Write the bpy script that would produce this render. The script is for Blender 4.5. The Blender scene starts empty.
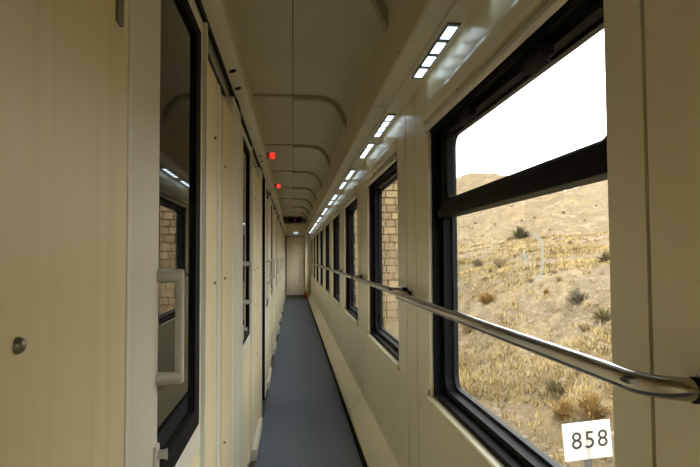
import bpy, bmesh, math, random
from mathutils import Vector, Matrix, noise
import numpy as np
random.seed(7)
sc = bpy.context.scene
PI = math.pi
# ---------------------------------------------------------------- camera
CAM = Vector((0.0, 0.0, 1.32)); F = 566.0
PITCH, YAW, ROLL = 0.04097, -0.10050, math.radians(0.3)
def world_dir(x, y, z):
    """camera vector (x right, y down, z forward) to world"""
    x, y = x*math.cos(ROLL) - y*math.sin(ROLL), x*math.sin(ROLL) + y*math.cos(ROLL)
    w = (x, z*math.cos(PITCH) + y*math.sin(PITCH), -y*math.cos(PITCH) + z*math.sin(PITCH))
    c, s = math.cos(YAW), math.sin(YAW)
    return Vector((w[0]*c - w[1]*s, w[0]*s + w[1]*c, w[2]))
cam_data = bpy.data.cameras.new('camera')
cam = bpy.data.objects.new('camera', cam_data)
sc.collection.objects.link(cam)
cam_data.sensor_width = 36.0
cam_data.lens = F/700.0*36.0
cam_data.clip_start = 0.02; cam_data.clip_end = 2000
R_, U_, B_ = world_dir(1, 0, 0), world_dir(0, -1, 0), world_dir(0, 0, -1)
cam.matrix_world = Matrix(((R_.x, U_.x, B_.x, CAM.x), (R_.y, U_.y, B_.y, CAM.y), (R_.z, U_.z, B_.z, CAM.z), (0, 0, 0, 1)))
sc.camera = cam
# ---------------------------------------------------------------- sky, sun, exposure
w = bpy.data.worlds.new('world'); sc.world = w; w.use_nodes = True
bg = w.node_tree.nodes['Background']
bg.inputs['Color'].default_value = (0.97, 0.99, 1.0, 1)
bg.inputs['Strength'].default_value = 2.2
sun_d = bpy.data.lights.new('sun', 'SUN'); sun_d.energy = 1.1; sun_d.angle = math.radians(12); sun_d.color = (1, 0.93, 0.8)
sun = bpy.data.objects.new('sun', sun_d); sc.collection.objects.link(sun)
sun.rotation_euler = (math.radians(38), math.radians(-30), 0)
sc.view_settings.view_transform = 'Standard'
sc.view_settings.look = 'None'
sc.view_settings.gamma = 1.0
sc.view_settings.use_curve_mapping = False
sc.view_settings.exposure = 1.06
sc.cycles.use_denoising = True
sc.cycles.max_bounces = 14
sc.cycles.diffuse_bounces = 8
sc.cycles.glossy_bounces = 5
sc.cycles.transparent_max_bounces = 12
sc.cycles.sample_clamp_indirect = 6.0

# ---------------------------------------------------------------- materials
def new_mat(name):
    m = bpy.data.materials.new(name); m.use_nodes = True
    nt = m.node_tree; nt.nodes.clear()
    out = nt.nodes.new('ShaderNodeOutputMaterial')
    return m, nt, out
def N(nt, t, **kw):
    n = nt.nodes.new(t)
    for k, v in kw.items():
        if k in n.inputs: n.inputs[k].default_value = v
        else: setattr(n, k, v)
    return n
def ramp(nt, fac, stops):
    r = nt.nodes.new('ShaderNodeValToRGB'); nt.links.new(fac, r.inputs[0])
    e = r.color_ramp.elements
    while len(e) < len(stops): e.new(0.5)
    for i, (p, c) in enumerate(stops):
        e[i].position = p; e[i].color = (*c, 1) if len(c) == 3 else c
    return r.outputs[0]
def paint(name, col, rough=0.45, var=0.06, scale=3.0, bump=0.0, bscale=200.0, metal=0.0, spec=0.5, stretch=(1, 1, 1)):
    m, nt, out = new_mat(name)
    p = N(nt, 'ShaderNodeBsdfPrincipled', Roughness=rough, Metallic=metal)
    p.inputs['Specular IOR Level'].default_value = spec
    tc = nt.nodes.new('ShaderNodeTexCoord')
    mp = N(nt, 'ShaderNodeMapping'); mp.inputs['Scale'].default_value = stretch
    nt.links.new(tc.outputs['Object'], mp.inputs['Vector'])
    nz = N(nt, 'ShaderNodeTexNoise', Scale=scale, Detail=5.0)
    nt.links.new(mp.outputs[0], nz.inputs['Vector'])
    lo = tuple(c*(1-var) for c in col); hi = tuple(min(1, c*(1+var)) for c in col)
    nt.links.new(ramp(nt, nz.outputs['Fac'], [(0.3, lo), (0.7, hi)]), p.inputs['Base Color'])
    if bump:
        nb = N(nt, 'ShaderNodeTexNoise', Scale=bscale, Detail=2.0)
        nt.links.new(mp.outputs[0], nb.inputs['Vector'])
        b = N(nt, 'ShaderNodeBump', Strength=bump, Distance=0.002)
        nt.links.new(nb.outputs['Fac'], b.inputs['Height']); nt.links.new(b.outputs[0], p.inputs['Normal'])
    nt.links.new(p.outputs[0], out.inputs[0])
    return m
def wood(name, a, b, rough=0.42):
    m, nt, out = new_mat(name)
    p = N(nt, 'ShaderNodeBsdfPrincipled', Roughness=rough)
    tc = nt.nodes.new('ShaderNodeTexCoord')
    oi = nt.nodes.new('ShaderNodeObjectInfo')
    ad = N(nt, 'ShaderNodeVectorMath', operation='ADD')
    nt.links.new(tc.outputs['Object'], ad.inputs[0])
    sx = N(nt, 'ShaderNodeMath', operation='MULTIPLY'); sx.inputs[1].default_value = 9.0
    nt.links.new(oi.outputs['Random'], sx.inputs[0]); nt.links.new(sx.outputs[0], ad.inputs[1])
    m1 = N(nt, 'ShaderNodeMapping'); m1.inputs['Scale'].default_value = (30, 30, 0.9)
    nt.links.new(ad.outputs[0], m1.inputs['Vector'])
    n1 = N(nt, 'ShaderNodeTexNoise', Scale=1.0, Detail=6.0, Roughness=0.6, Distortion=0.6); nt.links.new(m1.outputs[0], n1.inputs['Vector'])
    m2 = N(nt, 'ShaderNodeMapping'); m2.inputs['Scale'].default_value = (6, 6, 0.5)
    nt.links.new(ad.outputs[0], m2.inputs['Vector'])
    n2 = N(nt, 'ShaderNodeTexNoise', Scale=1.0, Detail=3.0, Distortion=0.8); nt.links.new(m2.outputs[0], n2.inputs['Vector'])
    mx = N(nt, 'ShaderNodeMath', operation='ADD'); nt.links.new(n1.outputs['Fac'], mx.inputs[0]); nt.links.new(n2.outputs['Fac'], mx.inputs[1])
    hf = N(nt, 'ShaderNodeMath', operation='MULTIPLY'); hf.inputs[1].default_value = 0.5; nt.links.new(mx.outputs[0], hf.inputs[0])
    nt.links.new(ramp(nt, hf.outputs[0], [(0.36, b), (0.6, a)]), p.inputs['Base Color'])
    nt.links.new(p.outputs[0], out.inputs[0])
    return m
def emit(name, col, s):
    m, nt, out = new_mat(name)
    e = N(nt, 'ShaderNodeEmission', Strength=s); e.inputs['Color'].default_value = (*col, 1)
    nt.links.new(e.outputs[0], out.inputs[0]); return m
def clear_glass(name, tint=(0.965, 0.97, 0.955), refl=0.55):
    m, nt, out = new_mat(name)
    t = N(nt, 'ShaderNodeBsdfTransparent'); t.inputs['Color'].default_value = (*tint, 1)
    g = N(nt, 'ShaderNodeBsdfGlossy', Roughness=0.0)
    fr = N(nt, 'ShaderNodeLayerWeight', Blend=0.5)      # Schlick, the same from both sides of the pane
    pw = N(nt, 'ShaderNodeMath', operation='POWER'); pw.inputs[1].default_value = 5.0
    nt.links.new(fr.outputs['Facing'], pw.inputs[0])
    mu = N(nt, 'ShaderNodeMath', operation='MULTIPLY_ADD'); mu.inputs[1].default_value = 0.9*refl; mu.inputs[2].default_value = 0.035*refl
    nt.links.new(pw.outputs[0], mu.inputs[0])
    mx = nt.nodes.new('ShaderNodeMixShader')
    nt.links.new(mu.outputs[0], mx.inputs[0]); nt.links.new(t.outputs[0], mx.inputs[1]); nt.links.new(g.outputs[0], mx.inputs[2])
    nt.links.new(mx.outputs[0], out.inputs[0]); return m
def pale_mark_mat(name):
    m, nt, out = new_mat(name)
    t = N(nt, 'ShaderNodeBsdfTransparent')
    d = N(nt, 'ShaderNodeBsdfTranslucent'); d.inputs['Color'].default_value = (0.36, 0.40, 0.38, 1)
    mx = nt.nodes.new('ShaderNodeMixShader'); mx.inputs[0].default_value = 0.5
    nt.links.new(t.outputs[0], mx.inputs[1]); nt.links.new(d.outputs[0], mx.inputs[2]); nt.links.new(mx.outputs[0], out.inputs[0]); return m
M = {}
M['cream'] = paint('cream_wall_paint', (0.80, 0.748, 0.535), 0.27, 0.02, 2.0, 0.08, 900)
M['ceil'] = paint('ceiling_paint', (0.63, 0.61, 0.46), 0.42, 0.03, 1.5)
M['rib'] = paint('shaded_rib_paint', (0.46, 0.41, 0.31), 0.5, 0.03)  # ceiling paint darkened, the shade on the ribs put into the colour
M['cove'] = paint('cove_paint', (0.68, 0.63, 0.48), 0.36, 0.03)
M['grey'] = paint('grey_aluminium_paint', (0.77, 0.74, 0.63), 0.36, 0.03)
M['stile'] = paint('door_stile_paint', (0.70, 0.67, 0.565), 0.38, 0.03)
M['slate'] = paint('slate_track_paint', (0.10, 0.10, 0.095), 0.5, 0.05)
M['wood'] = wood('pale_beech_laminate', (0.82, 0.70, 0.455), (0.74, 0.62, 0.38))
M['joint'] = paint('dark_joint', (0.055, 0.047, 0.03), 0.7)
M['black'] = paint('black_rubber', (0.005, 0.005, 0.005), 0.65, 0.1, spec=0.12)
M['blackm'] = paint('black_coated_metal', (0.006, 0.006, 0.0065), 0.55, 0.1, spec=0.14)
M['rim'] = paint('dark_anodised_rim', (0.012, 0.012, 0.0125), 0.5, 0.05, spec=0.2)
M['alu'] = paint('aluminium', (0.55, 0.55, 0.53), 0.38, 0.05, metal=0.9)
M['chrome'] = paint('polished_steel', (0.46, 0.44, 0.40), 0.15, 0.04, metal=1.0)
M['carpet'] = paint('blue_grey_carpet', (0.145, 0.165, 0.212), 0.95, 0.16, 40, 0.5, 900, spec=0.15)
M['glass'] = clear_glass('window_glass')
M['darkglass'] = paint('opaque_dark_glass', (0.012, 0.012, 0.011), 0.015, 0.0, spec=0.75)  # opaque pane, the dark of the unlit compartment put into its colour
M['handle'] = paint('handle_grey', (0.55, 0.53, 0.47), 0.35, 0.03)
M['led'] = emit('led_diffuser', (0.72, 0.88, 1.0), 1.5)
M['red'] = emit('red_sign_light', (1.0, 0.045, 0.025), 0.62)
M['reddim'] = emit('red_sign_dim', (0.5, 0.03, 0.02), 0.4)
M['endlamp'] = emit('end_lamp_light', (0.75, 0.85, 1.0), 0.3)
M['white'] = paint('white_sticker', (0.80, 0.80, 0.76), 0.55, 0.02)
def paper(name, col):
    m, nt, out = new_mat(name)
    d = N(nt, 'ShaderNodeBsdfDiffuse'); d.inputs['Color'].default_value = (*col, 1)
    t = N(nt, 'ShaderNodeBsdfTranslucent'); t.inputs['Color'].default_value = (*col, 1)
    mx = nt.nodes.new('ShaderNodeMixShader'); mx.inputs[0].default_value = 0.5
    nt.links.new(d.outputs[0], mx.inputs[1]); nt.links.new(t.outputs[0], mx.inputs[2]); nt.links.new(mx.outputs[0], out.inputs[0]); return m
M['paper'] = paper('board_paper', (0.86, 0.85, 0.80))  # off-white translucent face of the trackside number board
M['ink'] = paint('black_ink', (0.02, 0.02, 0.022), 0.5, 0.0)
M['pale_mark'] = pale_mark_mat('glass_pale_mark')
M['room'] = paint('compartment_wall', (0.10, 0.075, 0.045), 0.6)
M['redstuff'] = paint('red_plastic', (0.35, 0.02, 0.015), 0.4)
M['bolt'] = paint('bolt_steel', (0.26, 0.235, 0.18), 0.35, 0.1, metal=0.7)
M['enddoor'] = wood('end_door_laminate', (0.66, 0.58, 0.44), (0.60, 0.52, 0.38))

# ---------------------------------------------------------------- mesh helpers
COL = sc.collection
class MB:
    def __init__(s): s.v = []; s.f = []; s.m = []; s.mi = 0
    def add(s, vs, fs):
        o = len(s.v); s.v += [tuple(p) for p in vs]; s.f += [tuple(i+o for i in f) for f in fs]; s.m += [s.mi]*len(fs); return s
    def box(s, x0, x1, y0, y1, z0, z1, b=0.0):
        if b <= 0:
            vs = [(x, y, z) for x in (x0, x1) for y in (y0, y1) for z in (z0, z1)]
            return s.add(vs, [(0, 1, 3, 2), (4, 6, 7, 5), (0, 4, 5, 1), (2, 3, 7, 6), (0, 2, 6, 4), (1, 5, 7, 3)])
        b = min(b, (x1-x0)*.45, (y1-y0)*.45, (z1-z0)*.45)
        bm = bmesh.new(); bmesh.ops.create_cube(bm, size=1.0)
        for q in bm.verts: q.co = Vector((x0+(q.co.x+.5)*(x1-x0), y0+(q.co.y+.5)*(y1-y0), z0+(q.co.z+.5)*(z1-z0)))
        bmesh.ops.bevel(bm, geom=list(bm.edges), offset=b, segments=2, affect='EDGES', profile=0.5)
        bm.verts.index_update()
        s.add([q.co for q in bm.verts], [[q.index for q in f.verts] for f in bm.faces]); bm.free(); return s
    def prism_y(s, poly, y0, y1):
        """closed (x, z) polygon extruded along y"""
        n = len(poly)
        vs = [(x, y0, z) for x, z in poly] + [(x, y1, z) for x, z in poly]
        fs = [(i, (i+1) % n, n+(i+1) % n, n+i) for i in range(n)] + [tuple(range(n))[::-1], tuple(range(n, 2*n))]
        return s.add(vs, fs)
    def strip_y(s, line, y0, y1, t):
        """open (x, z) line extruded along y with thickness t to its left side"""
        n = len(line); off = []
        for i in range(n):
            a = Vector(line[max(i-1, 0)]); b = Vector(line[min(i+1, n-1)]); d = (b-a).normalized()
            off.append((line[i][0]-d.y*t, line[i][1]+d.x*t))
        return s.prism_y(list(line)+off[::-1], y0, y1)
    def ring_x(s, outer, inner, x0, x1):
        n = len(outer); vs = []
        for x in (x0, x1):
            vs += [(x, y, z) for y, z in outer] + [(x, y, z) for y, z in inner]
        fs = []
        for i in range(n):
            j = (i+1) % n
            fs += [(i, j, n+j, n+i), (2*n+i, 3*n+i, 3*n+j, 2*n+j), (i, 2*n+i, 2*n+j, j), (n+i, n+j, 3*n+j, 3*n+i)]
        return s.add(vs, fs)
    def plate_x(s, pts, x0, x1):
        n = len(pts); vs = [(x0, y, z) for y, z in pts] + [(x1, y, z) for y, z in pts]
        return s.add(vs, [tuple(range(n)), tuple(range(n, 2*n))[::-1]] + [(i, n+i, n+(i+1) % n, (i+1) % n) for i in range(n)])
    def tube(s, path, r, n=12, sx=1.0, caps=True):
        path = [Vector(p) for p in path]; k = len(path); vs = []; fs = []
        d0 = (path[1]-path[0]).normalized()
        up = Vector((0, 0, 1)) if abs(d0.z) < 0.9 else Vector((1, 0, 0))
        a = d0.cross(up).normalized()
        rr = r if isinstance(r, (list, tuple)) else [r]*k
        for i, p in enumerate(path):
            d = (path[min(i+1, k-1)]-path[max(i-1, 0)]).normalized()
            a = (a-d*a.dot(d)).normalized(); b = d.cross(a)
            vs += [p+(a*math.cos(t)*sx+b*math.sin(t))*rr[i] for t in (2*PI*j/n for j in range(n))]
        for i in range(k-1):
            for j in range(n):
                q = (j+1) % n; fs.append((i*n+j, i*n+q, (i+1)*n+q, (i+1)*n+j))
        if caps: fs += [tuple(range(n))[::-1], tuple(range((k-1)*n, k*n))]
        return s.add(vs, fs)
    def mesh(s, name, mats, smooth=False):
        me = bpy.data.meshes.new(name); me.from_pydata(s.v, [], s.f)
        mats = mats if isinstance(mats, (list, tuple)) else [mats]
        for m in mats: me.materials.append(m)
        if len(mats) > 1: me.polygons.foreach_set('material_index', s.m)
        bm = bmesh.new(); bm.from_mesh(me); bmesh.ops.recalc_face_normals(bm, faces=bm.faces); bm.to_mesh(me); bm.free()
        if smooth:
            me.polygons.foreach_set('use_smooth', [True]*len(me.polygons))
            me.set_sharp_from_angle(angle=math.radians(38))
        me.update(); return me
    def build(s, name, mats, parent=None, smooth=False, loc=None):
        return put(name, s.mesh(name, mats, smooth), parent, loc)
def put(name, me, parent=None, loc=None):
    o = bpy.data.objects.new(name, me); COL.objects.link(o)
    if parent: o.parent = parent
    if loc: o.location = loc
    return o
def empty(name, loc=(0, 0, 0)):
    o = bpy.data.objects.new(name, None); COL.objects.link(o); o.location = loc; o.empty_display_size = 0.1; return o
def tag(o, label, cat, group=None):
    o['label'] = label; o['category'] = cat
    if group: o['group'] = group
    return o
def struct(o, label=None):
    o['kind'] = 'structure'
    if label: o['label'] = label
    return o
def copy_tree(o, parent=None):
    c = o.copy(); COL.objects.link(c)
    if parent: c.parent = parent
    for ch in list(o.children): copy_tree(ch, c)
    return c
def rrect(y0, y1, z0, z1, r, n=5):
    pts = []
    for cy, cz, a0 in ((y1-r, z1-r, 0), (y0+r, z1-r, 90), (y0+r, z0+r, 180), (y1-r, z0+r, 270)):
        for i in range(n+1):
            a = math.radians(a0+90*i/n); pts.append((cy+r*math.cos(a), cz+r*math.sin(a)))
    return pts

# ---------------------------------------------------------------- plan of the corridor (metres, y runs along the train)
P = 1.98                       # one compartment / window bay
Y0, Y1 = -2.4, 18.5            # back and far end of the corridor
WX = 0.577                     # window wall
LX = -0.262                    # compartment wall panels
KS = range(0, 9)
ORD = ['nearest', 'second', 'third', 'fourth', 'fifth', 'sixth', 'seventh', 'eighth', 'ninth']

# floor -------------------------------------------------------------------------------------------
fl = struct(MB().box(-0.36, 0.60, Y0, Y1, -0.06, -0.012).build('floor', M['joint']), 'blue-grey carpeted corridor floor')
MB().box(-0.33, 0.437, Y0, Y1, -0.012, 0.0, 0.004).build('carpet', M['carpet'], fl)
MB().box(0.437, 0.462, Y0, Y1, -0.012, 0.004, 0.003).build('edge_strip', M['black'], fl)

# slanted skirting on the window side
bb = struct(empty('baseboard_right'), 'slanted cream kick panels along the window wall')
for k in range(-2, 9):
    a, b = 2.82+P*k, 2.82+P*(k+1)
    a, b = max(a, Y0), min(b, Y1)
    if b-a < 0.1: continue
    MB().prism_y([(0.462, 0.0), (0.468, 0.0), (WX-0.002, 0.165), (WX-0.002, 0.178), (WX+0.05, 0.178), (WX+0.05, 0.0)], a+0.005, b-0.005).build('kick_panel', M['cream'], bb)
MB().prism_y([(0.48, 0.004), (WX+0.004, 0.160), (WX+0.04, 0.160), (WX+0.04, 0.004)], Y0, Y1).build('joint_backing', M['joint'], bb)

# window wall -------------------------------------------------------------------------------------
WZ0, WZ1 = 0.725, 1.955        # opening in the wall
def bay(k): return (0.985, 2.36) if k == 0 else (-1.75, -0.50) if k < 0 else (3.085+P*(k-1), 4.335+P*(k-1))  # the bay behind the camera is unseen, placed to light the near panel
wr = struct(empty('wall_right'), 'cream window wall made of flat panels')
g = 0.005
seams = []
for k in range(-1, 9):
    oy0, oy1 = bay(k)
    s0, s1 = (0.87+P*k, 2.62+P*k) if k >= 0 else (Y0, 0.64)
    s0, s1 = max(s0, Y0), min(s1, Y1)
    x0, x1 = WX, 0.675
    m = MB()
    m.box(x0, x1, s0+g, s1-g, 0.172, WZ0)                 # below
    m.box(x0, x1, s0+g, s1-g, WZ1, 2.16)                  # above
    m.box(x0, x1, s0+g, max(oy0, s0+2*g), WZ0, WZ1)
    m.box(x0, x1, oy1, s1-g, WZ0, WZ1)
    m.build('window_panel', M['cream'], wr)
    e = min(0.87+P*(k+1), Y1)
    if e > s1+0.02:
        MB().box(x0, x1, s1+g, e-g, 0.172, 2.16).build('pillar_panel', M['cream'], wr)
    for q in (s0, s1): seams.append(q)
for q in seams: MB().box(WX+0.006, 0.675, q-0.012, q+0.012, 0.17, 2.16).build('joint_strip', M['joint'], wr)
# corner clips near the window heads and sills
for k in KS:
    y1 = bay(k)[1]
    for z in (1.862, 0.742):
        MB().box(WX-0.006, WX+0.004, y1+0.012, y1+0.030, z-0.012, z+0.012, 0.002).build('corner_clip', M['slate'], wr)
# outer skin over the wall, with the roof edge, so no daylight leaks in at the top
MB().box(WX+0.02, 0.70, Y0, Y1, 2.16, 2.75).box(WX+0.02, 0.70, Y0, Y1, -0.5, 0.17).build('outer_skin', M['grey'], wr)

def make_window(k):
    y0, y1 = bay(k)
    n = k+1 if k >= 0 else 10
    w_ = struct(empty('window_%d' % n, (WX, (y0+y1)/2, WZ0)))
    w_['label'] = ('large near window with a tilting top pane onto the dry hillside' if k == 0 else 'unseen window behind the camera, placed to light the near panel' if k < 0 else
                   '%s window from the camera, black framed' % ORD[k])
    L = Vector((WX, (y0+y1)/2, WZ0))
    def b(mb, name, mat, par=w_, smooth=False):
        mb.v = [tuple(Vector(p)-(L if par is w_ else Vector((0, 0, 0)))) for p in mb.v]
        return mb.build(name, mat, par, smooth)
    def bs(mb, name, mat, par, smooth=False):
        mb.v = [tuple(Vector(p)-L) for p in mb.v]; return mb.build(name, mat, par, smooth)
    nr = (0.05, 0.06) if k == 0 else (0.095, 0.11)
    # cream sill and side lining
    b(MB().prism_y([(WX-0.012, WZ0-0.022), (WX-0.014, WZ0-0.002), (WX-0.010, WZ0+0.003), (WX+0.045, WZ0+0.012), (WX+0.045, WZ0-0.022)], y0-0.02, y1+0.028), 'sill', M['cream'])
    b(MB().box(WX-0.003, WX+0.016, y1-0.001, y1+0.024, WZ0, 1.86, 0.002), 'side_trim', M['cream'])
    # roller blind box on top
    bx = b(MB().prism_y([(WX-0.006, 1.968), (WX-0.022, 1.960), (WX-0.026, 1.945), (WX-0.026, 1.905), (WX-0.020, 1.895), (WX-0.004, 1.893), (WX+0.03, 1.893), (WX+0.03, 1.968)], y0-0.02, y1+0.03), 'blind_box', M['cream'])
    bs(MB().prism_y([(WX-0.012, 1.885), (WX-0.018, 1.878), (WX-0.018, 1.862), (WX-0.012, 1.855), (WX-0.002, 1.855), (WX-0.002, 1.885)], y0, y1+0.012), 'blind_rail', M['stile'], bx)
    bs(MB().box(WX+0.006, WX+0.03, y0, y1, 1.85, 1.895), 'blind_slot', M['black'], bx)
    bs(MB().box(WX-0.021, WX-0.008, (y0+y1)/2+0.2, (y0+y1)/2+0.225, 1.858, 1.90, 0.002), 'clip', M['stile'], bx)
    # black frame: two steps going outward, rounded corners
    o1 = rrect(y0+0.001, y1-0.001, WZ0+0.002, 1.885, 0.012)
    i1 = rrect(y0+(0.010 if k == 0 else 0.03), y1-0.022, WZ0+0.026, 1.845, 0.05)
    fr = b(MB().ring_x(o1, i1, WX+0.012, WX+0.05), 'frame', M['black'], smooth=True)
    o2 = rrect(y0+0.001, y1-0.001, WZ0+0.002, 1.95, 0.012)
    i2 = rrect(y0+nr[0], y1-0.062, WZ0+0.050, 1.826, 0.055)
    bs(MB().ring_x(o2, i2, WX+0.045, WX+0.082), 'inner_frame', M['blackm'], fr, True)
    i3 = rrect(y0+nr[1], y1-0.078, WZ0+0.062, 1.814, 0.05)
    bs(MB().ring_x(o2, i3, WX+0.079, WX+0.098), 'outer_rim', M['rim'], fr, True)
    gx = WX+0.068
    if k == 0:
        b(MB().box(WX+0.022, WX+0.082, y0+0.02, y1-0.06, 1.478, 1.512, 0.004).box(WX+0.030, WX+0.080, y0+0.02, y1-0.07, 1.508, 1.545, 0.004), 'crossbar', M['blackm'])
        b(MB().plate_x(rrect(y0+0.06, y1-0.06, 1.50, 1.83, 0.03), gx, gx+0.004), 'pane', M['glass'])
        b(MB().plate_x(rrect(y0+0.06, y1-0.06, WZ0+0.02, 1.50, 0.03), gx, gx+0.004), 'pane', M['glass'])
        b(MB().ring_x(rrect(y0+0.03, y1-0.09, 1.530, 1.845, 0.02), rrect(y0+0.055, y1-0.15, 1.551, 1.820, 0.035), WX+0.040, WX+0.066), 'tilting_sash', M['black'], smooth=True)
        for yy in (1.35, 1.93):
            lt = b(MB().box(WX+0.024, WX+0.046, yy-0.075, yy+0.075, 1.798, 1.838, 0.006), 'latch', M['blackm'])
            bs(MB().prism_y([(WX+0.020, 1.815), (WX+0.024, 1.801), (WX+0.042, 1.786), (WX+0.046, 1.794), (WX+0.030, 1.805), (WX+0.026, 1.818)], yy-0.055, yy+0.055), 'latch_lever', M['rim'], lt)
        # pale translucent mark on the pane: a curved stroke and a short dab
        def stroke(pts, wid):
            m = MB(); n = len(pts); vs = []
            for i, (y, z) in enumerate(pts):
                a = Vector(pts[max(i-1, 0)]); c = Vector(pts[min(i+1, n-1)]); d = (c-a).normalized(); h = wid[i]/2
                vs += [(gx-0.0015, y-d.y*h, z+d.x*h), (gx-0.0015, y+d.y*h, z-d.x*h)]
            return m.add(vs, [(2*i, 2*i+1, 2*i+3, 2*i+2) for i in range(n-1)])
        pts = [SM(t) for t in range(9)]
        b(stroke(pts, [0.010, 0.014, 0.017, 0.018, 0.019, 0.019, 0.018, 0.015, 0.010]), 'pale_mark', M['pale_mark'])
        b(stroke(DAB, [0.014, 0.026, 0.028, 0.014]), 'pale_mark', M['pale_mark'])
    else:
        b(MB().plate_x(rrect(y0+0.06, y1-0.06, WZ0+0.02, 1.83, 0.03), gx, gx+0.004), 'pane', M['glass'])
    return w_
def on_x(px, py, X):
    d = world_dir(px-350, py-233.5, F); t = X/d.x
    return CAM + d*t
gx_ = WX+0.066
def SM(t):
    tab = [(533, 234), (537.5, 237), (540.5, 241), (542, 246), (542.5, 253), (542.5, 263), (541.5, 271), (539, 277), (534.5, 281)]
    p = on_x(*tab[t], gx_); return (p.y, p.z)
DAB = [(lambda p: (p.y, p.z))(on_x(x, y, gx_)) for x, y in ((522.5, 252), (524, 256), (525, 260), (524.5, 265))]
for k in list(KS)+[-1]: make_window(k)

# light cove above the windows ----------------------------------------------------------------------
tr = struct(empty('trim_1'), 'boxed light cove running along the top of the window wall')
cove = [(WX+0.03, 2.093), (0.497, 2.093), (0.494, 2.097), (0.494, 2.108), (0.445, 2.112), (0.432, 2.114), (0.424, 2.120), (0.421, 2.130), (0.421, 2.142), (0.428, 2.150),
        (0.424, 2.345), (0.424, 2.42), (WX+0.03, 2.42)]
for k in range(-2, 9):
    a, b = max(2.93+P*k-0.012, Y0), min(2.93+P*(k+1)-0.012, Y1)
    if b-a < 0.1: continue
    MB().prism_y(cove, a+0.005, b-0.005).build('cove_panel', M['cove'], tr, True)
inn = [(x+0.007 if x < 0.5 else x, z+0.006 if z < 2.2 else z-0.006) for x, z in cove]
MB().prism_y(inn, Y0, Y1).build('joint_backing', M['joint'], tr)
for k in range(0, 9):
    for q in (0.55, 1.25, 1.85):
        MB().tube([(0.4195, 0.95+P*k+q, 2.136), (0.424, 0.95+P*k+q, 2.136)], 0.006, 8).build('screw_head', M['slate'], tr)

# LED light strips in the cove
first = None
def make_light():
    r = empty('light_strip')
    m = MB()
    m.box(-0.022, 0.022, 0.0, 0.575, -0.004, 0.004)
    m.build('frame', M['slate'], r)
    for i in range(4):
        q = MB().box(-0.0165, 0.0165, 0.02+i*0.142, 0.02+i*0.142+0.103, -0.0065, 0.0, 0.0015).build('diffuser', M['led'], r)
    return r
lt0 = make_light()
cnt = 0
for k in KS:
    for j, st_ in enumerate((1.80, 1.02)):
        if k == 0 and j == 1: st_ = 1.02
        o = lt0 if cnt == 0 else copy_tree(lt0)
        o.location = (0.533, st_+P*k, 2.0905)
        where = 'large hillside window' if k == 0 else '%s window from the camera' % ORD[k]
        tag(o, 'bluish four-cell light strip above the %s, %s of its pair' % (where, 'farther' if j == 0 else 'nearer'), 'light', 'light strips along the window wall')
        cnt += 1

# ceiling -------------------------------------------------------------------------------------------
ce = struct(empty('ceiling'), 'cream panelled ceiling with arched ribs')
RIB0 = 4.47-3*P
arc = [(0.0025, 2.600), (0.10, 2.600), (0.20, 2.598), (0.27, 2.588), (0.325, 2.565), (0.368, 2.528), (0.400, 2.480), (0.421, 2.425), (0.445, 2.335)]
lft = [(-0.345, 2.590), (-0.30, 2.600), (-0.0025, 2.602)]
k = 0
while RIB0+P*k < Y1:
    a, b = max(RIB0+P*k, Y0), min(RIB0+P*(k+1), Y1)
    if b-a > 0.05:
        MB().strip_y(arc, a+0.002, b-0.002, 0.012).build('ceiling_panel', M['ceil'], ce, True)
        MB().strip_y(lft, a+0.002, b-0.002, 0.012).build('ceiling_panel', M['ceil'], ce)
    yy = RIB0+P*k
    if yy > Y0:
        ins = [(0.003, 2.568), (0.10, 2.568), (0.194, 2.566), (0.255, 2.557), (0.303, 2.537), (0.340, 2.505), (0.367, 2.464), (0.389, 2.415), (0.4275, 2.335)]
        MB().prism_y(arc+ins[::-1], yy-0.03, yy+0.03).build('rib', M['rib'], ce, True)
        MB().prism_y([(-0.31, 2.592), (-0.31, 2.602), (0.003, 2.604), (0.003, 2.590)], yy-0.02, yy+0.02).build('rib', M['rib'], ce)
        MB().box(-0.305, -0.245, yy-0.03, yy-0.005, 2.575, 2.592, 0.003).build('rib_bracket', M['grey'], ce)
    k += 1
MB().box(-0.40, 0.70, Y0-0.05, Y1+0.1, 2.66, 2.72).build('roof', M['joint'], ce)
MB().box(-0.004, 0.004, Y0, Y1, 2.606, 2.612).build('seam_backing', M['joint'], ce)

# compartment wall ------------------------------------------------------------------------------------
OPEN_K = 2; SLIDE = 0.34
oy = (0.93+P*OPEN_K, 1.72+P*OPEN_K)
wl = struct(MB().box(-0.40, -0.335, Y0, oy[0], 0, 2.6).box(-0.40, -0.335, oy[1], Y1, 0, 2.6).box(-0.40, -0.335, oy[0], oy[1], 2.03, 2.6).build('wall_left', M['joint']), 'wood-panelled compartment wall with sliding doors')
def wl_part(mb, name, mat, smooth=False): return mb.build(name, mat, wl, smooth)
hd = [(-0.335, 2.062), (-0.272, 2.062), (-0.270, 2.080), (-0.226, 2.094), (-0.218, 2.099), (-0.2155, 2.108), (-0.217, 2.118), (-0.236, 2.25),
      (-0.262, 2.36), (-0.283, 2.45), (-0.302, 2.53), (-0.318, 2.60), (-0.345, 2.60), (-0.345, 2.062)]
wl_part(MB().prism_y(hd, Y0, Y1), 'header', M['ceil'], True)
wl_part(MB().box(-0.276, -0.2695, Y0, Y1, 2.052, 2.079), 'header_seal', M['black'])
wl_part(MB().box(-0.32, -0.302, Y0, Y1, 1.93, 2.062), 'track_cover', M['slate'])
wl_part(MB().tube([(-0.29, Y0, 2.035), (-0.29, Y1, 2.035)], 0.008, 8), 'track_rail', M['alu'], True)
wl_part(MB().box(-0.272, -0.240, Y0, Y1, 0.0, 0.012, 0.003), 'threshold', M['joint'])
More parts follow.
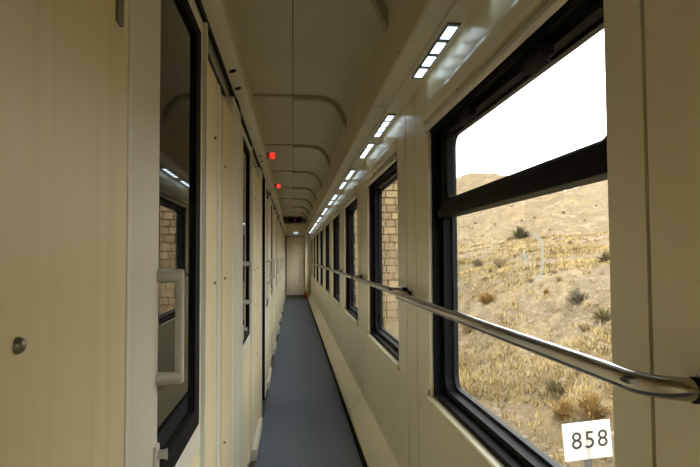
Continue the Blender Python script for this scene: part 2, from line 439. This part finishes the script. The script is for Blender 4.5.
def oval(x, y, z):
    m = MB(); n = 14
    for h in (0.002, -0.0015):
        m.v += [(x+0.015*math.cos(2*PI*i/n), y+0.020*math.sin(2*PI*i/n), z+h+0.32*0.015*math.cos(2*PI*i/n)) for i in range(n)]
    m.f = [tuple(range(n)), tuple(range(n, 2*n))] + [(i, (i+1) % n, n+(i+1) % n, n+i) for i in range(n)]; m.m = [0]*len(m.f)
    return m
for k in KS:
    for dy in (2.34, 2.58):
        wl_part(oval(-0.247, dy+P*k, 2.0872), 'vent_hole', M['black'])
def wood_panel(a, b, z1=1.935, z0=0.03, bolts=()):
    pn = wl_part(MB().box(-0.285, LX, a, b, z0, z1, 0.0015), 'wood_panel', M['wood'])
    for (y, z) in bolts:
        pass
    return pn
def knob(y, z, x=LX, par=None, rr=0.0058):
    MB().tube([(x-0.001, y, z), (x+0.002, y, z), (x+0.006, y, z), (x+0.008, y, z)], [rr, rr, rr*.75, rr*.25], 10).build('bolt', M['bolt'], par or wl, True)
# the wide panel beside the camera
wp = MB().box(-0.285, LX, Y0, 0.925, 0.03, 2.05, 0.002).build('wood_panel', M['wood'], wl)
knob(0.572, 1.237, rr=0.0085)
wl_part(MB().box(-0.266, -0.2565, 0.858, 0.884, 1.672, 1.80, 0.003), 'catch_plate', M['bolt'])
wl_part(MB().box(-0.290, -0.268, 0.924, 0.932, 0.0, 2.055), 'joint_strip', M['joint'])
wl_part(MB().box(-0.285, -0.2615, 0.932, 0.952, 0.0, 2.055, 0.003), 'cover_strip', M['grey'])
for k in KS:
    d = P*k
    if k > 0:
        wl_part(MB().box(-0.30, -0.2575, 2.50-P+d, 2.83-P+d, 0.0, 2.028, 0.004), 'post', M['grey'])
        wl_part(MB().box(-0.300, -0.256, 2.65-P+d, 2.81-P+d, 2.028, 2.058, 0.003), 'post_cap', M['black'])
        wl_part(MB().box(-0.285, -0.262, 2.83-P+d, 2.90-P+d, 0.0, 2.03, 0.002), 'cover_strip', M['stile'])
    # far jamb, panels, joint cover, panel
    wl_part(MB().box(-0.30, LX-0.0005, 1.754+d, 1.772+d, 0.0, 2.045, 0.001), 'jamb_strip', M['grey'])
    if 1.99+d < Y1:
        wood_panel((1.774 if k != OPEN_K else 2.14-0.152)+d-(0.0 if k != OPEN_K else 0.03), 1.985+d) if k != OPEN_K else None
        wl_part(MB().box(-0.285, -0.268, 1.985+d, 2.16+d, 0.02, 1.935, 0.002), 'cover_panel', M['stile'])
        wl_part(MB().box(-0.285, -0.256, 2.00+d, 2.03+d, 0.02, 1.93, 0.004), 'cover_strip', M['grey'])
        wood_panel(2.162+d, min(2.495+d, Y1))
        for y, z in ((1.93, 1.235), (2.21, 1.24), (1.92, 1.72), (2.21, 1.67), (2.21, 0.62)): knob(y+d, z) if y+d < Y1-0.1 else None
        wl_part(MB().box(-0.27, -0.236, 1.754+d, min(2.495+d, Y1), 0.012, 0.085, 0.004), 'skirting', M['stile'])

# sliding doors
def make_door(k):
    d = P*k
    n = k+1 if k >= 0 else 10
    s = SLIDE if k == OPEN_K else 0.0
    r = struct(empty('door_%d' % n, (-0.29, 1.18+d+s, 0.0)))
    r['label'] = ('nearest sliding compartment door with tall dark glass' if k == 0 else
                  'third sliding compartment door from the camera, standing half open' if k == OPEN_K else '%s sliding compartment door from the camera' % ORD[k])
    L = Vector((-0.29, 1.18+d, 0.0))
    def b(mb, name, mat, par=r, smooth=False):
        mb.v = [tuple(Vector(p)-L) for p in mb.v]; return mb.build(name, mat, par, smooth)
    xf, xb = -0.276, -0.300
    a0, a1, a2, a3 = 0.960+d, 1.206+d, 1.738+d, 1.752+d
    if k == OPEN_K: xf, xb = -0.2575, -0.284
    if k == OPEN_K: b(MB().box(xb-0.004, xf+0.002, a0-0.012, a0, 0.02, 2.045, 0.002), 'edge_seal', M['black'])
    b(MB().box(xb, xf, a0, a1, 0.02, 2.045, 0.003), 'stile', M['stile'])
    b(MB().box(xb, xf, a2, a3, 0.02, 2.045, 0.002), 'stile', M['grey'])
    b(MB().box(xb, xf, a1, a2, 2.005, 2.045, 0.002), 'top_rail', M['stile'])
    b(MB().box(xb, xf, a1, a2, 0.765, 0.828, 0.002), 'middle_rail', M['grey'])
    b(MB().box(xb+0.004, xf-0.003, a1, a2, 0.09, 0.766), 'lower_panel', M['wood'])
    b(MB().box(xb, xf, a1, a2, 0.02, 0.09, 0.002), 'bottom_rail', M['stile'])
    gk = b(MB().ring_x(rrect(a1+0.001, a2-0.001, 0.828, 2.005, 0.004, 2), rrect(a1+0.006, a2-0.075, 0.885, 1.965, 0.012, 2), xb+0.003, xf-0.002), 'gasket', M['black'])
    b(MB().box(xb+0.006, xb+0.012, a1+0.002, a2-0.004, 0.832, 2.0), 'pane', M['darkglass'])
    # D-shaped pull handle on the stile
    hx = xf+0.042; hy = a1-0.006
    z0, z1 = 1.073, 1.283
    h = b(MB().tube([(hx, hy+0.010, z0-0.013), (hx, hy+0.010, z0-0.010), (hx, hy+0.010, z0+0.005), (hx, hy+0.010, z1-0.005), (hx, hy+0.010, z1+0.010), (hx, hy+0.010, z1+0.013)],
                      [0.005, 0.0085, 0.0092, 0.0092, 0.0085, 0.005], 14, 1.0), 'handle', M['handle'], smooth=True)
    for z in (z0, z1):
        b(MB().tube([(xf-0.002, hy, z), (xf+0.004, hy, z), (xf+0.03, hy+0.005, z), (hx+0.002, hy+0.010, z)], [0.0155, 0.0135, 0.0125, 0.0115], 12), 'standoff', M['handle'], h, True)
    lk = b(MB().box(xf-0.001, xf+0.006, a1-0.035, a1-0.005, 0.865, 0.945, 0.002), 'lock_plate', M['stile'])
    b(MB().tube([(xf+0.005, a1-0.018, 0.925), (xf+0.016, a1-0.018, 0.925), (xf+0.024, a1-0.016, 0.925)], [0.0095, 0.009, 0.012], 12), 'lock_knob', M['alu'], lk, True)
    return r
for k in KS: make_door(k)

# dark compartment behind the half-open door
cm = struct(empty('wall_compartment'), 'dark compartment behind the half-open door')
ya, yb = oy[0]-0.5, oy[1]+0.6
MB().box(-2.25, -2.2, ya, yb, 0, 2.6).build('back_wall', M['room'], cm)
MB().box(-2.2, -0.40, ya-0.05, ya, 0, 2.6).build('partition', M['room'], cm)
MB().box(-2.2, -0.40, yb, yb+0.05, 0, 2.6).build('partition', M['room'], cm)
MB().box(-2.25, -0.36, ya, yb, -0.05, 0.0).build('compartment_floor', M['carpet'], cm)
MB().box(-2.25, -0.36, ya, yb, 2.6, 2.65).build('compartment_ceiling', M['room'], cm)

# red lamps on the header
def red_sign(y, label):
    r = empty('indicator_lamp', (-0.238, y, 2.25))
    MB().box(0.0, 0.016, -0.020, 0.020, -0.030, 0.030, 0.003).build('bracket', M['blackm'], r)
    MB().box(0.014, 0.032, -0.012, 0.014, -0.024, 0.024, 0.004).build('lens', M['reddim'], r)
    MB().box(0.032, 0.075, -0.014, 0.016, -0.026, 0.028, 0.006).build('lens', M['red'], r)
    tag(r, label, 'lamp', 'red lamps on the left header')
red_sign(5.21, 'nearer and larger glowing red lamp on the left ceiling header')
red_sign(7.45, 'farther and smaller glowing red lamp on the left ceiling header')

# end of the corridor ------------------------------------------------------------------------------
DX0, DX1, DZ = -0.205, 0.375, 1.965
we = struct(MB().box(-0.40, DX0-0.02, Y1, Y1+0.08, -0.06, 2.66).box(DX1+0.02, 0.70, Y1, Y1+0.08, 0, 2.66).box(DX0-0.02, DX1+0.02, Y1, Y1+0.08, DZ+0.03, 2.66).build('wall_end', M['cream']), 'cream end wall with a door')
MB().box(-0.26, 0.42, Y1-0.5, Y1, 2.33, 2.40, 0.01).build('lintel', M['cream'], we)
MB().box(0.385, 0.475, Y1-0.16, Y1, 0.0, 2.09, 0.01).build('corner_post', M['cream'], we)
MB().box(DX0-0.03, DX1+0.012, Y1-0.012, Y1, DZ, DZ+0.03).box(DX0-0.03, DX0, Y1-0.012, Y1, 0, DZ).build('door_surround', M['slate'], we)
de = struct(empty('door_10', (DX0, Y1, 0)), 'pale end door at the far end of the corridor')
L = Vector((DX0, Y1, 0))
def eb(mb, name, mat, par=de, smooth=False):
    mb.v = [tuple(Vector(p)-L) for p in mb.v]; return mb.build(name, mat, par, smooth)
eb(MB().box(DX0, DX1, Y1+0.005, Y1+0.045, 0.012, DZ, 0.003), 'leaf', M['enddoor'])
for z in (1.42, 0.53): eb(MB().tube([(0.205, Y1+0.006, z), (0.205, Y1-0.004, z)], 0.02, 12), 'peg', M['black'])
eb(MB().box(0.05, 0.09, Y1-0.002, Y1+0.006, 1.88, 1.94), 'sign_plate', M['stile'])
pth = [(0.36, Y1+0.005, 1.25), (0.36, Y1-0.04, 1.25), (0.30, Y1-0.05, 1.24), (0.265, Y1-0.05, 1.18), (0.255, Y1-0.05, 0.95), (0.255, Y1-0.04, 0.66), (0.255, Y1+0.005, 0.64)]
eb(MB().tube(pth, 0.014, 8), 'pull_bar', M['alu'], smooth=True)
eb(MB().box(DX0, DX1, Y1-0.008, Y1+0.006, 0.012, 0.09), 'kick_plate', M['slate'])
MB().box(-0.26, 0.42, Y1-0.9, Y1, 0.0, 0.004).build('door_mat', M['ink'], fl)
dsp = empty('display_board', (0.06, Y1-0.55, 2.49))
MB().box(-0.205, 0.205, -0.04, 0.04, -0.06, 0.06, 0.006).build('casing', M['black'], dsp)
MB().box(-0.012, 0.030, -0.043, -0.039, -0.014, 0.014).build('red_indicator', M['reddim'], dsp)
for x in (-0.15, 0.15): MB().box(x-0.012, x+0.012, -0.012, 0.012, 0.055, 0.115).build('hanger', M['black'], dsp)
tag(dsp, 'black electronic display board under the ceiling at the far end', 'display')
el = empty('door_lamp', (0.08, Y1, 2.10))
MB().box(-0.17, 0.15, -0.03, 0.0, -0.065, 0.065, 0.008).build('base', M['grey'], el)
MB().box(-0.06, 0.09, -0.05, -0.03, -0.03, 0.035, 0.012).build('lens', M['endlamp'], el)
MB().box(0.095, 0.145, -0.048, -0.03, -0.06, 0.03, 0.01).build('lens', M['white'], el)
tag(el, 'small bluish lamp over the far end door', 'lamp')
fe = empty('fire_extinguisher', (0.40, Y1-0.26, 0.0))
MB().tube([(0, 0, 0.0), (0, 0, 0.01), (0, 0, 0.17), (0, 0, 0.20), (0, 0, 0.22)], [0.03, 0.035, 0.035, 0.022, 0.012], 12).build('cylinder', M['redstuff'], fe, True)
MB().box(-0.012, 0.012, -0.03, 0.02, 0.215, 0.235, 0.003).build('valve', M['black'], fe)
tag(fe, 'tiny red object on the floor beside the far end door', 'extinguisher')
MB().box(-0.40, 0.70, Y1+0.06, Y1+0.12, -0.1, 2.66).build('outer_skin', M['joint'], we)  # unseen backing added to block daylight through the end door gaps
struct(MB().box(-0.40, 0.70, Y0-0.08, Y0, 0, 2.66).build('wall_back', M['cream']), 'unseen wall added behind the camera to close off light')  # unseen wall added to close off light where the corridor runs on

# handrails -----------------------------------------------------------------------------------------
def make_rail(near):
    RX, RZ, r = 0.500, (1.134 if near else 1.146), 0.0165
    a, b = (0.735 if near else 0.845), 2.735
    R = 0.072; xs = WX-0.004
    r0 = empty('handrail', (0, 0, 0))
    def cv(y, s):
        return [(RX+R*(1-math.cos(t)), y+s*R*(math.sin(t)-1), RZ) for t in (PI/2*i/7 for i in range(8))]
    near_c = [(xs, a, RZ)] + [(RX+R*(1-math.sin(t)), a+R*(1-math.cos(t)), RZ) for t in (PI/2*i/7 for i in range(8))]
    far_c = [(RX+R*(1-math.cos(t)), b-R+R*math.sin(t), RZ) for t in (PI/2*i/7 for i in range(8))] + [(xs, b, RZ)]
    path = near_c + [(RX, a+R+(b-a-2*R)*i/6, RZ) for i in range(1, 6)] + far_c
    MB().tube(path, r, 16).build('bar', M['chrome'], r0, True)
    for y in (a, b):
        bk = MB().tube([(WX-0.001, y, RZ), (WX-0.006, y, RZ), (WX-0.009, y, RZ)], [0.030, 0.030, 0.024], 18).build('wall_bracket', M['chrome'], r0, True)
        MB().tube([(WX-0.008, y, RZ), (WX-0.030, y, RZ)], 0.0185, 16).build('collar', M['blackm'], bk, True)
    return r0
rl = make_rail(True); rl2 = make_rail(False)
for k in KS:
    o = rl if k == 0 else rl2 if k == 1 else copy_tree(rl2)
    o.location = (0, P*k, 0)
    if k == 8: pass
    lab = ('polished steel handrail across the near hillside window, ending beside the camera' if k == 0 else
           'polished steel handrail in front of the %s window from the camera' % ORD[k])
    tag(o, lab, 'handrail', 'handrails along the window wall')

# ---------------------------------------------------------------- outside
def sm(a, b, x):
    t = min(1, max(0, (x-a)/(b-a))); return t*t*(3-2*t)
def ground(x, y):
    z = -1.25
    z += 0.10*sm(2.2, 3.4, x)
    z += 1.85*sm(3.0, 6.4, x)
    z += 1.75*max(0, min(1, (x-5.2)/10.8))
    nn = noise.noise(Vector((x*0.55, y*0.4, 1.7)))*0.16 + noise.noise(Vector((x*1.7, y*1.5, 4.0)))*0.05
    z += nn*sm(2.8, 5, x)
    h1 = 6.8 + (y-60)*0.24 - max(0, 92-y)*0.085
    h1 = max(3.0, min(17.5, h1)) - 2.5
    z += h1*sm(18, 34, x) - (h1*0.75)*sm(36, 62, x)
    h2 = 20.3 - max(0, y-172)*0.2
    z += max(12, min(30, h2))*0.86*sm(50, 95, x)
    if x > 16:
        f = sm(16, 30, x)
        z += f*(noise.noise(Vector((x*0.09, y*0.06, 7)))*1.3 + noise.noise(Vector((x*0.3, y*0.22, 9)))*0.55 + abs(noise.noise(Vector((x*0.16, y*0.2, 3))))*-0.9)
    return z
xs = list(np.concatenate([np.linspace(0.9, 3, 8), np.linspace(3.2, 9, 50), np.linspace(9.3, 20, 45), np.linspace(20.8, 60, 70), np.linspace(62, 130, 28)]))
ys = list(np.concatenate([np.linspace(-30, 4, 30), np.linspace(4.4, 30, 85), np.linspace(30.8, 120, 120), np.linspace(122, 330, 60)]))
gv = [(x, y, ground(x, y)) for x in xs for y in ys]
ny = len(ys)
gf = [(i*ny+j, (i+1)*ny+j, (i+1)*ny+j+1, i*ny+j+1) for i in range(len(xs)-1) for j in range(ny-1)]
def ground_mat():
    m, nt, out = new_mat('dry_hillside')
    p = N(nt, 'ShaderNodeBsdfPrincipled', Roughness=0.95); p.inputs['Specular IOR Level'].default_value = 0.1
    tc = nt.nodes.new('ShaderNodeTexCoord'); V = tc.outputs['Object']
    def nz(s, d=6, dist=0.0, st=None):
        v = V
        if st:
            mp = N(nt, 'ShaderNodeMapping'); mp.inputs['Scale'].default_value = st; nt.links.new(V, mp.inputs['Vector']); v = mp.outputs[0]
        q = N(nt, 'ShaderNodeTexNoise', Scale=s, Detail=d, Roughness=0.62, Distortion=dist); nt.links.new(v, q.inputs['Vector']); return q.outputs['Fac']
    def mix(f, a, b):
        x = N(nt, 'ShaderNodeMix', data_type='RGBA')
        nt.links.new(f, x.inputs['Factor'])
        for s_, q in ((6, a), (7, b)):
            if isinstance(q, tuple): x.inputs[s_].default_value = (*q, 1)
            else: nt.links.new(q, x.inputs[s_])
        return x.outputs[2]
    sand = ramp(nt, nz(0.5), [(0.3, (0.235, 0.174, 0.103)), (0.5, (0.300, 0.229, 0.140)), (0.72, (0.359, 0.288, 0.192))])
    grass = ramp(nt, nz(3.0), [(0.3, (0.191, 0.140, 0.066)), (0.6, (0.287, 0.212, 0.098)), (0.8, (0.305, 0.208, 0.089))])
    c = mix(ramp(nt, nz(0.35, 8, 0.4), [(0.45, (0, 0, 0)), (0.62, (0.85, 0.85, 0.85))]), sand, grass)
    dark = ramp(nt, nz(1.2, 12, 0.8, (1, 1, 2.5)), [(0.47, (0, 0, 0)), (0.66, (0.75, 0.75, 0.75))])
    c = mix(dark, c, (0.122, 0.089, 0.050))
    rock = ramp(nt, nz(0.55, 13, 1.2, (1, 1, 1.6)), [(0.45, (0.8, 0.8, 0.8)), (0.57, (0, 0, 0))])
    c = mix(rock, c, (0.169, 0.127, 0.078))
    fine = ramp(nt, nz(9.0, 8, 0.3), [(0.48, (0, 0, 0)), (0.66, (0.65, 0.65, 0.65))])
    c = mix(fine, c, (0.131, 0.094, 0.053))
    vo = N(nt, 'ShaderNodeTexVoronoi', Scale=9.0)
    wv = N(nt, 'ShaderNodeTexNoise', Scale=5.0, Detail=4.0); nt.links.new(V, wv.inputs['Vector'])
    wa = N(nt, 'ShaderNodeVectorMath', operation='MULTIPLY_ADD'); wa.inputs[1].default_value = (0.45, 0.45, 0.45)
    nt.links.new(wv.outputs['Color'], wa.inputs[0]); nt.links.new(V, wa.inputs[2]); nt.links.new(wa.outputs[0], vo.inputs['Vector'])
    peb = ramp(nt, vo.outputs['Distance'], [(0.14, (0.8, 0.8, 0.8)), (0.27, (0, 0, 0))])
    c = mix(peb, c, (0.410, 0.349, 0.263))
    nt.links.new(c, p.inputs['Base Color'])
    bp = N(nt, 'ShaderNodeBump', Strength=0.8, Distance=0.35); nt.links.new(nz(2.2, 9), bp.inputs['Height']); nt.links.new(bp.outputs[0], p.inputs['Normal'])
    nt.links.new(p.outputs[0], out.inputs[0]); return m
gm = bpy.data.meshes.new('hillside'); gm.from_pydata(gv, [], gf); gm.materials.append(ground_mat())
gm.polygons.foreach_set('use_smooth', [True]*len(gm.polygons))
hl = put('ground', gm); struct(hl, 'dry sandy hillside with straw-coloured grass outside the windows')

def leafy(name, ca, cb, scale=6.0):
    m, nt, out = new_mat(name)
    p = N(nt, 'ShaderNodeBsdfPrincipled', Roughness=0.9); p.inputs['Specular IOR Level'].default_value = 0.1
    tc = nt.nodes.new('ShaderNodeTexCoord')
    q = N(nt, 'ShaderNodeTexNoise', Scale=scale, Detail=4.0); nt.links.new(tc.outputs['Object'], q.inputs['Vector'])
    nt.links.new(ramp(nt, q.outputs['Fac'], [(0.35, ca), (0.65, cb)]), p.inputs['Base Color'])
    nt.links.new(p.outputs[0], out.inputs[0]); return m
M['straw'] = leafy('straw_grass', (0.297, 0.232, 0.124), (0.407, 0.328, 0.186))
M['grass'] = leafy('dry_grass_blades', (0.21, 0.155, 0.07), (0.43, 0.325, 0.15), 0.8)
M['orange'] = leafy('rusty_shrub', (0.195, 0.111, 0.030), (0.256, 0.159, 0.051))
M['olive'] = leafy('olive_shrub', (0.101, 0.080, 0.032), (0.173, 0.137, 0.063))
M['greyt'] = leafy('grey_twigs', (0.117, 0.096, 0.067), (0.187, 0.153, 0.103))
M['green'] = leafy('dark_green_shrub', (0.053, 0.053, 0.024), (0.086, 0.076, 0.032))
M['stem'] = leafy('shrub_stem', (0.040, 0.027, 0.014), (0.070, 0.049, 0.026))
M['pebble'] = leafy('pale_stone', (0.204, 0.168, 0.117), (0.281, 0.243, 0.182))

def march(px, py):
    d = world_dir(px-350, py-233.5, F); t = 3.0; d = d/d.y
    while t < 300:
        q = CAM+d*t
        if q.z < ground(q.x, q.y): return q
        t *= 1.004
    return None
def shrub_meshes(seed, n, mat_name, upright):
    rnd = random.Random(seed); m = MB(); st = MB()
    for i in range(n):
        a = rnd.uniform(0, 2*PI); e = rnd.uniform(0.15, 1.45) if not upright else rnd.uniform(0.7, 1.5)
        ln = rnd.uniform(0.55, 1.0)
        d = Vector((math.cos(a)*math.cos(e), math.sin(a)*math.cos(e), math.sin(e)*0.95))
        s = d*ln*0.25*rnd.random(); t = d*ln
        side = Vector((-math.sin(a), math.cos(a), rnd.uniform(-.3, .3)))*rnd.uniform(0.02, 0.045)
        mid = (s+t)/2 + Vector((0, 0, 0.06*ln))
        m.add([s, mid+side, t, mid-side], [(0, 1, 2, 3)])
        for _ in range(2):
            c = s.lerp(t, rnd.uniform(0.45, 0.95)); q = Vector((rnd.uniform(-1, 1), rnd.uniform(-1, 1), rnd.uniform(-.2, 1)))*0.13
            m.add([c-side*0.9, c+side*0.9, c+q], [(0, 1, 2)])
    for i in range(6):
        a = rnd.uniform(0, 2*PI); e = rnd.uniform(0.5, 1.4); d = Vector((math.cos(a)*math.cos(e), math.sin(a)*math.cos(e), math.sin(e)))
        st.tube([(0, 0, -0.06), d*0.3, d*0.65], [0.03, 0.018, 0.006], 5)
    return m.mesh('foliage', M[mat_name]), st.mesh('stem', M['stem'])
KIND = {k_: shrub_meshes(i+3, 130, k_, k_ == 'straw') for i, k_ in enumerate(('straw', 'orange', 'olive', 'greyt', 'green'))}
rs = random.Random(11)
TAKEN = []
def shrub(px, py, size, kind, label, group=None):
    q = march(px, py)
    for _ in range(12):
        if q is None or all((q.x-a)**2+(q.y-b)**2 > (1.3*(c+size*q.y/F))**2 for a, b, c in TAKEN): break
        px += 3.0; py += 1.5; q = march(px, py)
    if q is None: return
    TAKEN.append((q.x, q.y, size*q.y/F))
    r = empty('shrub', (q.x, q.y, ground(q.x, q.y)-0.02))
    s = size*q.y/F                      # apparent height taken once, then a real size in metres
    r.scale = (s*rs.uniform(.9, 1.2), s*rs.uniform(.9, 1.2), s); r.rotation_euler.z = rs.uniform(0, 6)
    put('foliage', KIND[kind][0], r); put('stem', KIND[kind][1], r)
    tag(r, label, 'shrub', group)
shrub(520, 239, 17, 'green', 'dark green bush standing alone on the yellow grass ledge')
shrub(578, 303, 19, 'greyt', 'grey twiggy bush on the bank in the middle of the near window')
shrub(603, 321, 20, 'olive', 'olive bush at the right edge of the near window above the handrail')
shrub(592, 421, 34, 'orange', 'rusty orange shrub just above the number board')
shrub(487, 304, 16, 'orange', 'small orange shrub left of centre in the near window')
shrub(556, 396, 24, 'olive', 'olive shrub just below the handrail left of the number board')
shrub(500, 268, 17, 'straw', 'straw-coloured shrub below the dark green bush')
shrub(548, 313, 14, 'straw', 'straw-coloured tuft left of the grey twiggy bush')
shrub(478, 268, 13, 'olive', 'olive shrub near the left edge of the near window pane')
shrub(528, 402, 26, 'orange', 'pale rusty shrub left of the olive shrub below the handrail')
shrub(461, 331, 16, 'straw', 'straw-coloured shrub at the left edge of the pane above the handrail')
shrub(606, 262, 16, 'olive', 'tall olive shrub on the slope at the right edge of the near window')
def nth(i):
    return ['leftmost', 'second from the left', 'third from the left', 'fourth from the left', 'fifth from the left', 'sixth from the left', 'seventh from the left', 'eighth from the left', 'ninth from the left',
            'tenth from the left', '11th from the left', '12th from the left', '13th from the left', '14th from the left', '15th from the left', '16th from the left', '17th from the left', '18th from the left',
            '19th from the left', '20th from the left', '21st from the left', '22nd from the left', '23rd from the left', '24th from the left'][i]
TONE = {'straw': 'straw-coloured', 'olive': 'olive', 'orange': 'rusty', 'greyt': 'grey'}
for i in range(20):
    k_ = rs.choice(['straw', 'straw', 'olive', 'orange'])
    shrub(453+i*8.1+rs.uniform(0, 5), rs.uniform(238, 330), rs.uniform(5, 10), k_, 'small %s shrub on the bank outside, %s of the small ones' % (TONE[k_], nth(i)), 'small dry shrubs on the bank')
for i in range(12):
    k_ = rs.choice(['olive', 'greyt', 'straw'])
    shrub(456+i*12.6+rs.uniform(0, 8), rs.uniform(202, 232), rs.uniform(1.8, 3.6), k_, 'tiny %s shrub on the distant hill face, %s up there' % (TONE[k_], nth(i)), 'shrubs on the distant hill')
# stones
def stone_mesh(seed):
    bm = bmesh.new(); bmesh.ops.create_icosphere(bm, subdivisions=1, radius=1); rnd = random.Random(seed)
    for q in bm.verts: q.co = q.co*rnd.uniform(0.7, 1.15); q.co.z *= 0.6
    me = bpy.data.meshes.new('stone'); bm.to_mesh(me); bm.free(); me.materials.append(M['pebble']); return me
SM_ = [stone_mesh(i) for i in range(5)]
for i in range(24):
    px_, py_ = 458+i*6.3+rs.uniform(0, 4), rs.uniform(312, 345) if i % 2 else rs.uniform(360, 440)
    q = march(px_, py_)
    while q is not None and any((q.x-a)**2+(q.y-b)**2 < (1.3*c+0.1)**2 for a, b, c in TAKEN): q = march(px_, py_ := py_+4)
    if q is None: continue
    o = put('stone', SM_[i % 5], None, (q.x, q.y, ground(q.x, q.y)))
    s = rs.uniform(0.025, 0.065); o.scale = (s*1.3, s, s); o.rotation_euler.z = rs.uniform(0, 6)
    tag(o, 'pale angular stone lying on the dry bank outside, %s of the stones' % nth(i), 'stone', 'pale stones on the bank')
# grass
gr = MB(); rg = random.Random(5); nt_ = 0; gv_ = []; gf_ = []
while nt_ < 9000:
    x = 3.2+rg.random()**1.7*22; sl = rg.uniform(0.22, 0.66) if nt_ % 5 else rg.uniform(0.66, 2.5); y = x/sl
    dens = noise.noise(Vector((x*0.45, y*0.3, 12)))
    if dens < 0.02 and rg.random() < 0.9: continue
    z = ground(x, y); hgt = rg.uniform(0.04, 0.125)*(1+0.05*y*0.25)
    for _ in range(5):
        a = rg.uniform(0, 2*PI); wv = 0.006+0.0009*y; lean = rg.uniform(0.1, 0.9)*hgt
        bx_, by_ = x+rg.uniform(-.06, .06), y+rg.uniform(-.06, .06)
        o_ = len(gv_)
        gv_ += [(bx_-wv*math.sin(a), by_+wv*math.cos(a), z-0.01), (bx_+wv*math.sin(a), by_-wv*math.cos(a), z-0.01), (bx_+lean*math.cos(a), by_+lean*math.sin(a), z+hgt*rg.uniform(.6, 1))]
        gf_.append((o_, o_+1, o_+2))
    nt_ += 1
gme = bpy.data.meshes.new('dry_grass'); gme.from_pydata(gv_, [], gf_); gme.materials.append(M['grass'])
go = put('dry_grass', gme, hl); go['kind'] = 'stuff'; go['label'] = 'straw-coloured dry grass on the bank'

# kilometre board on a post beside the track
KY = 5.9
km = empty('kilometre_post')
d_ = world_dir(588-350, 440-233.5, F); q_ = CAM + d_*(KY/d_.y)
km.location = (q_.x+0.025, KY, ground(q_.x, KY)); hb = q_.z-km.location.z
km.rotation_euler = (0, math.radians(-4.2), 0)
pl = MB().box(-0.27, 0.27, -0.012, 0.0, hb-0.20, hb+0.20, 0.004).build('board', M['paper'], km)
cu = bpy.data.curves.new('digits', 'FONT'); cu.body = '858'; cu.size = 0.255; cu.extrude = 0.001; cu.space_character = 1.15; cu.align_x = 'CENTER'; cu.align_y = 'CENTER'; cu.shear = 0.04
to = bpy.data.objects.new('tmp', cu); COL.objects.link(to); bpy.context.view_layer.update()
me = bpy.data.meshes.new_from_object(to.evaluated_get(bpy.context.evaluated_depsgraph_get())); bpy.data.objects.remove(to)
me.materials.clear(); me.materials.append(M['ink'])
me.transform(Matrix(((1, 0, 0, 0.02), (0, 0, -1, -0.0135), (0, 1, 0, hb), (0, 0, 0, 1))))
put('digits', me, pl)
MB().box(-0.035, 0.035, 0.0, 0.05, -0.4, hb+0.15, 0.005).build('post', M['slate'], km)
tag(km, 'white trackside board with black number 858 on a grey post', 'sign')

# stone pier beside the line ahead
def stone_mat(name, a, b):
    m, nt, out = new_mat(name)
    p = N(nt, 'ShaderNodeBsdfPrincipled', Roughness=0.9); p.inputs['Specular IOR Level'].default_value = 0.15
    tc = nt.nodes.new('ShaderNodeTexCoord'); oi = nt.nodes.new('ShaderNodeObjectInfo')
    q = N(nt, 'ShaderNodeTexNoise', Scale=5.0, Detail=7.0); nt.links.new(tc.outputs['Object'], q.inputs['Vector'])
    ad = N(nt, 'ShaderNodeMath', operation='ADD'); nt.links.new(q.outputs['Fac'], ad.inputs[0]); nt.links.new(oi.outputs['Random'], ad.inputs[1])
    h = N(nt, 'ShaderNodeMath', operation='MULTIPLY'); h.inputs[1].default_value = 0.5; nt.links.new(ad.outputs[0], h.inputs[0])
    nt.links.new(ramp(nt, h.outputs[0], [(0.25, a), (0.75, b)]), p.inputs['Base Color'])
    nt.links.new(p.outputs[0], out.inputs[0]); return m
M['stone'] = stone_mat('tan_masonry', (0.21, 0.15, 0.08), (0.30, 0.215, 0.115))
M['mortar'] = paint('mortar', (0.05, 0.034, 0.018), 0.95, 0.1, 5)
PX0, PX1, PY0, PY1 = 1.75, 4.75, 20.0, 25.0
pier = struct(MB().box(PX0+0.03, PX1-0.03, PY0+0.03, PY1, -1.6, 6.4).build('trim_2', M['mortar']), 'tan stone block pier beside the track ahead')
rb = random.Random(3)
row = 0; z = -1.4
while z < 6.2:
    h_ = rb.uniform(0.25, 0.29); x = PX0 - (0.2 if row % 2 else 0)
    while x < PX1-0.05:
        w_ = rb.uniform(0.34, 0.46); a, b = max(x, PX0), min(x+w_, PX1)
        if b-a > 0.06:
            pr = rb.uniform(0.0, 0.025)
            MB().box(a+0.017, b-0.017, PY0-pr, PY0+0.10, z+0.017, z+h_-0.017, 0.0).build('stone_block', M['stone'], pier)
        x += w_
    z += h_; row += 1
sd = MB(); z = -1.4
while z < 6.2:
    y = PY0+0.1
    while y < PY1:
        sd.box(PX0-0.01, PX0+0.1, y+0.01, min(y+0.42, PY1)-0.01, z+0.01, z+0.26); y += 0.43
    z += 0.275
so = sd.build('side_blocks', M['stone'], pier); so['kind'] = 'stuff'
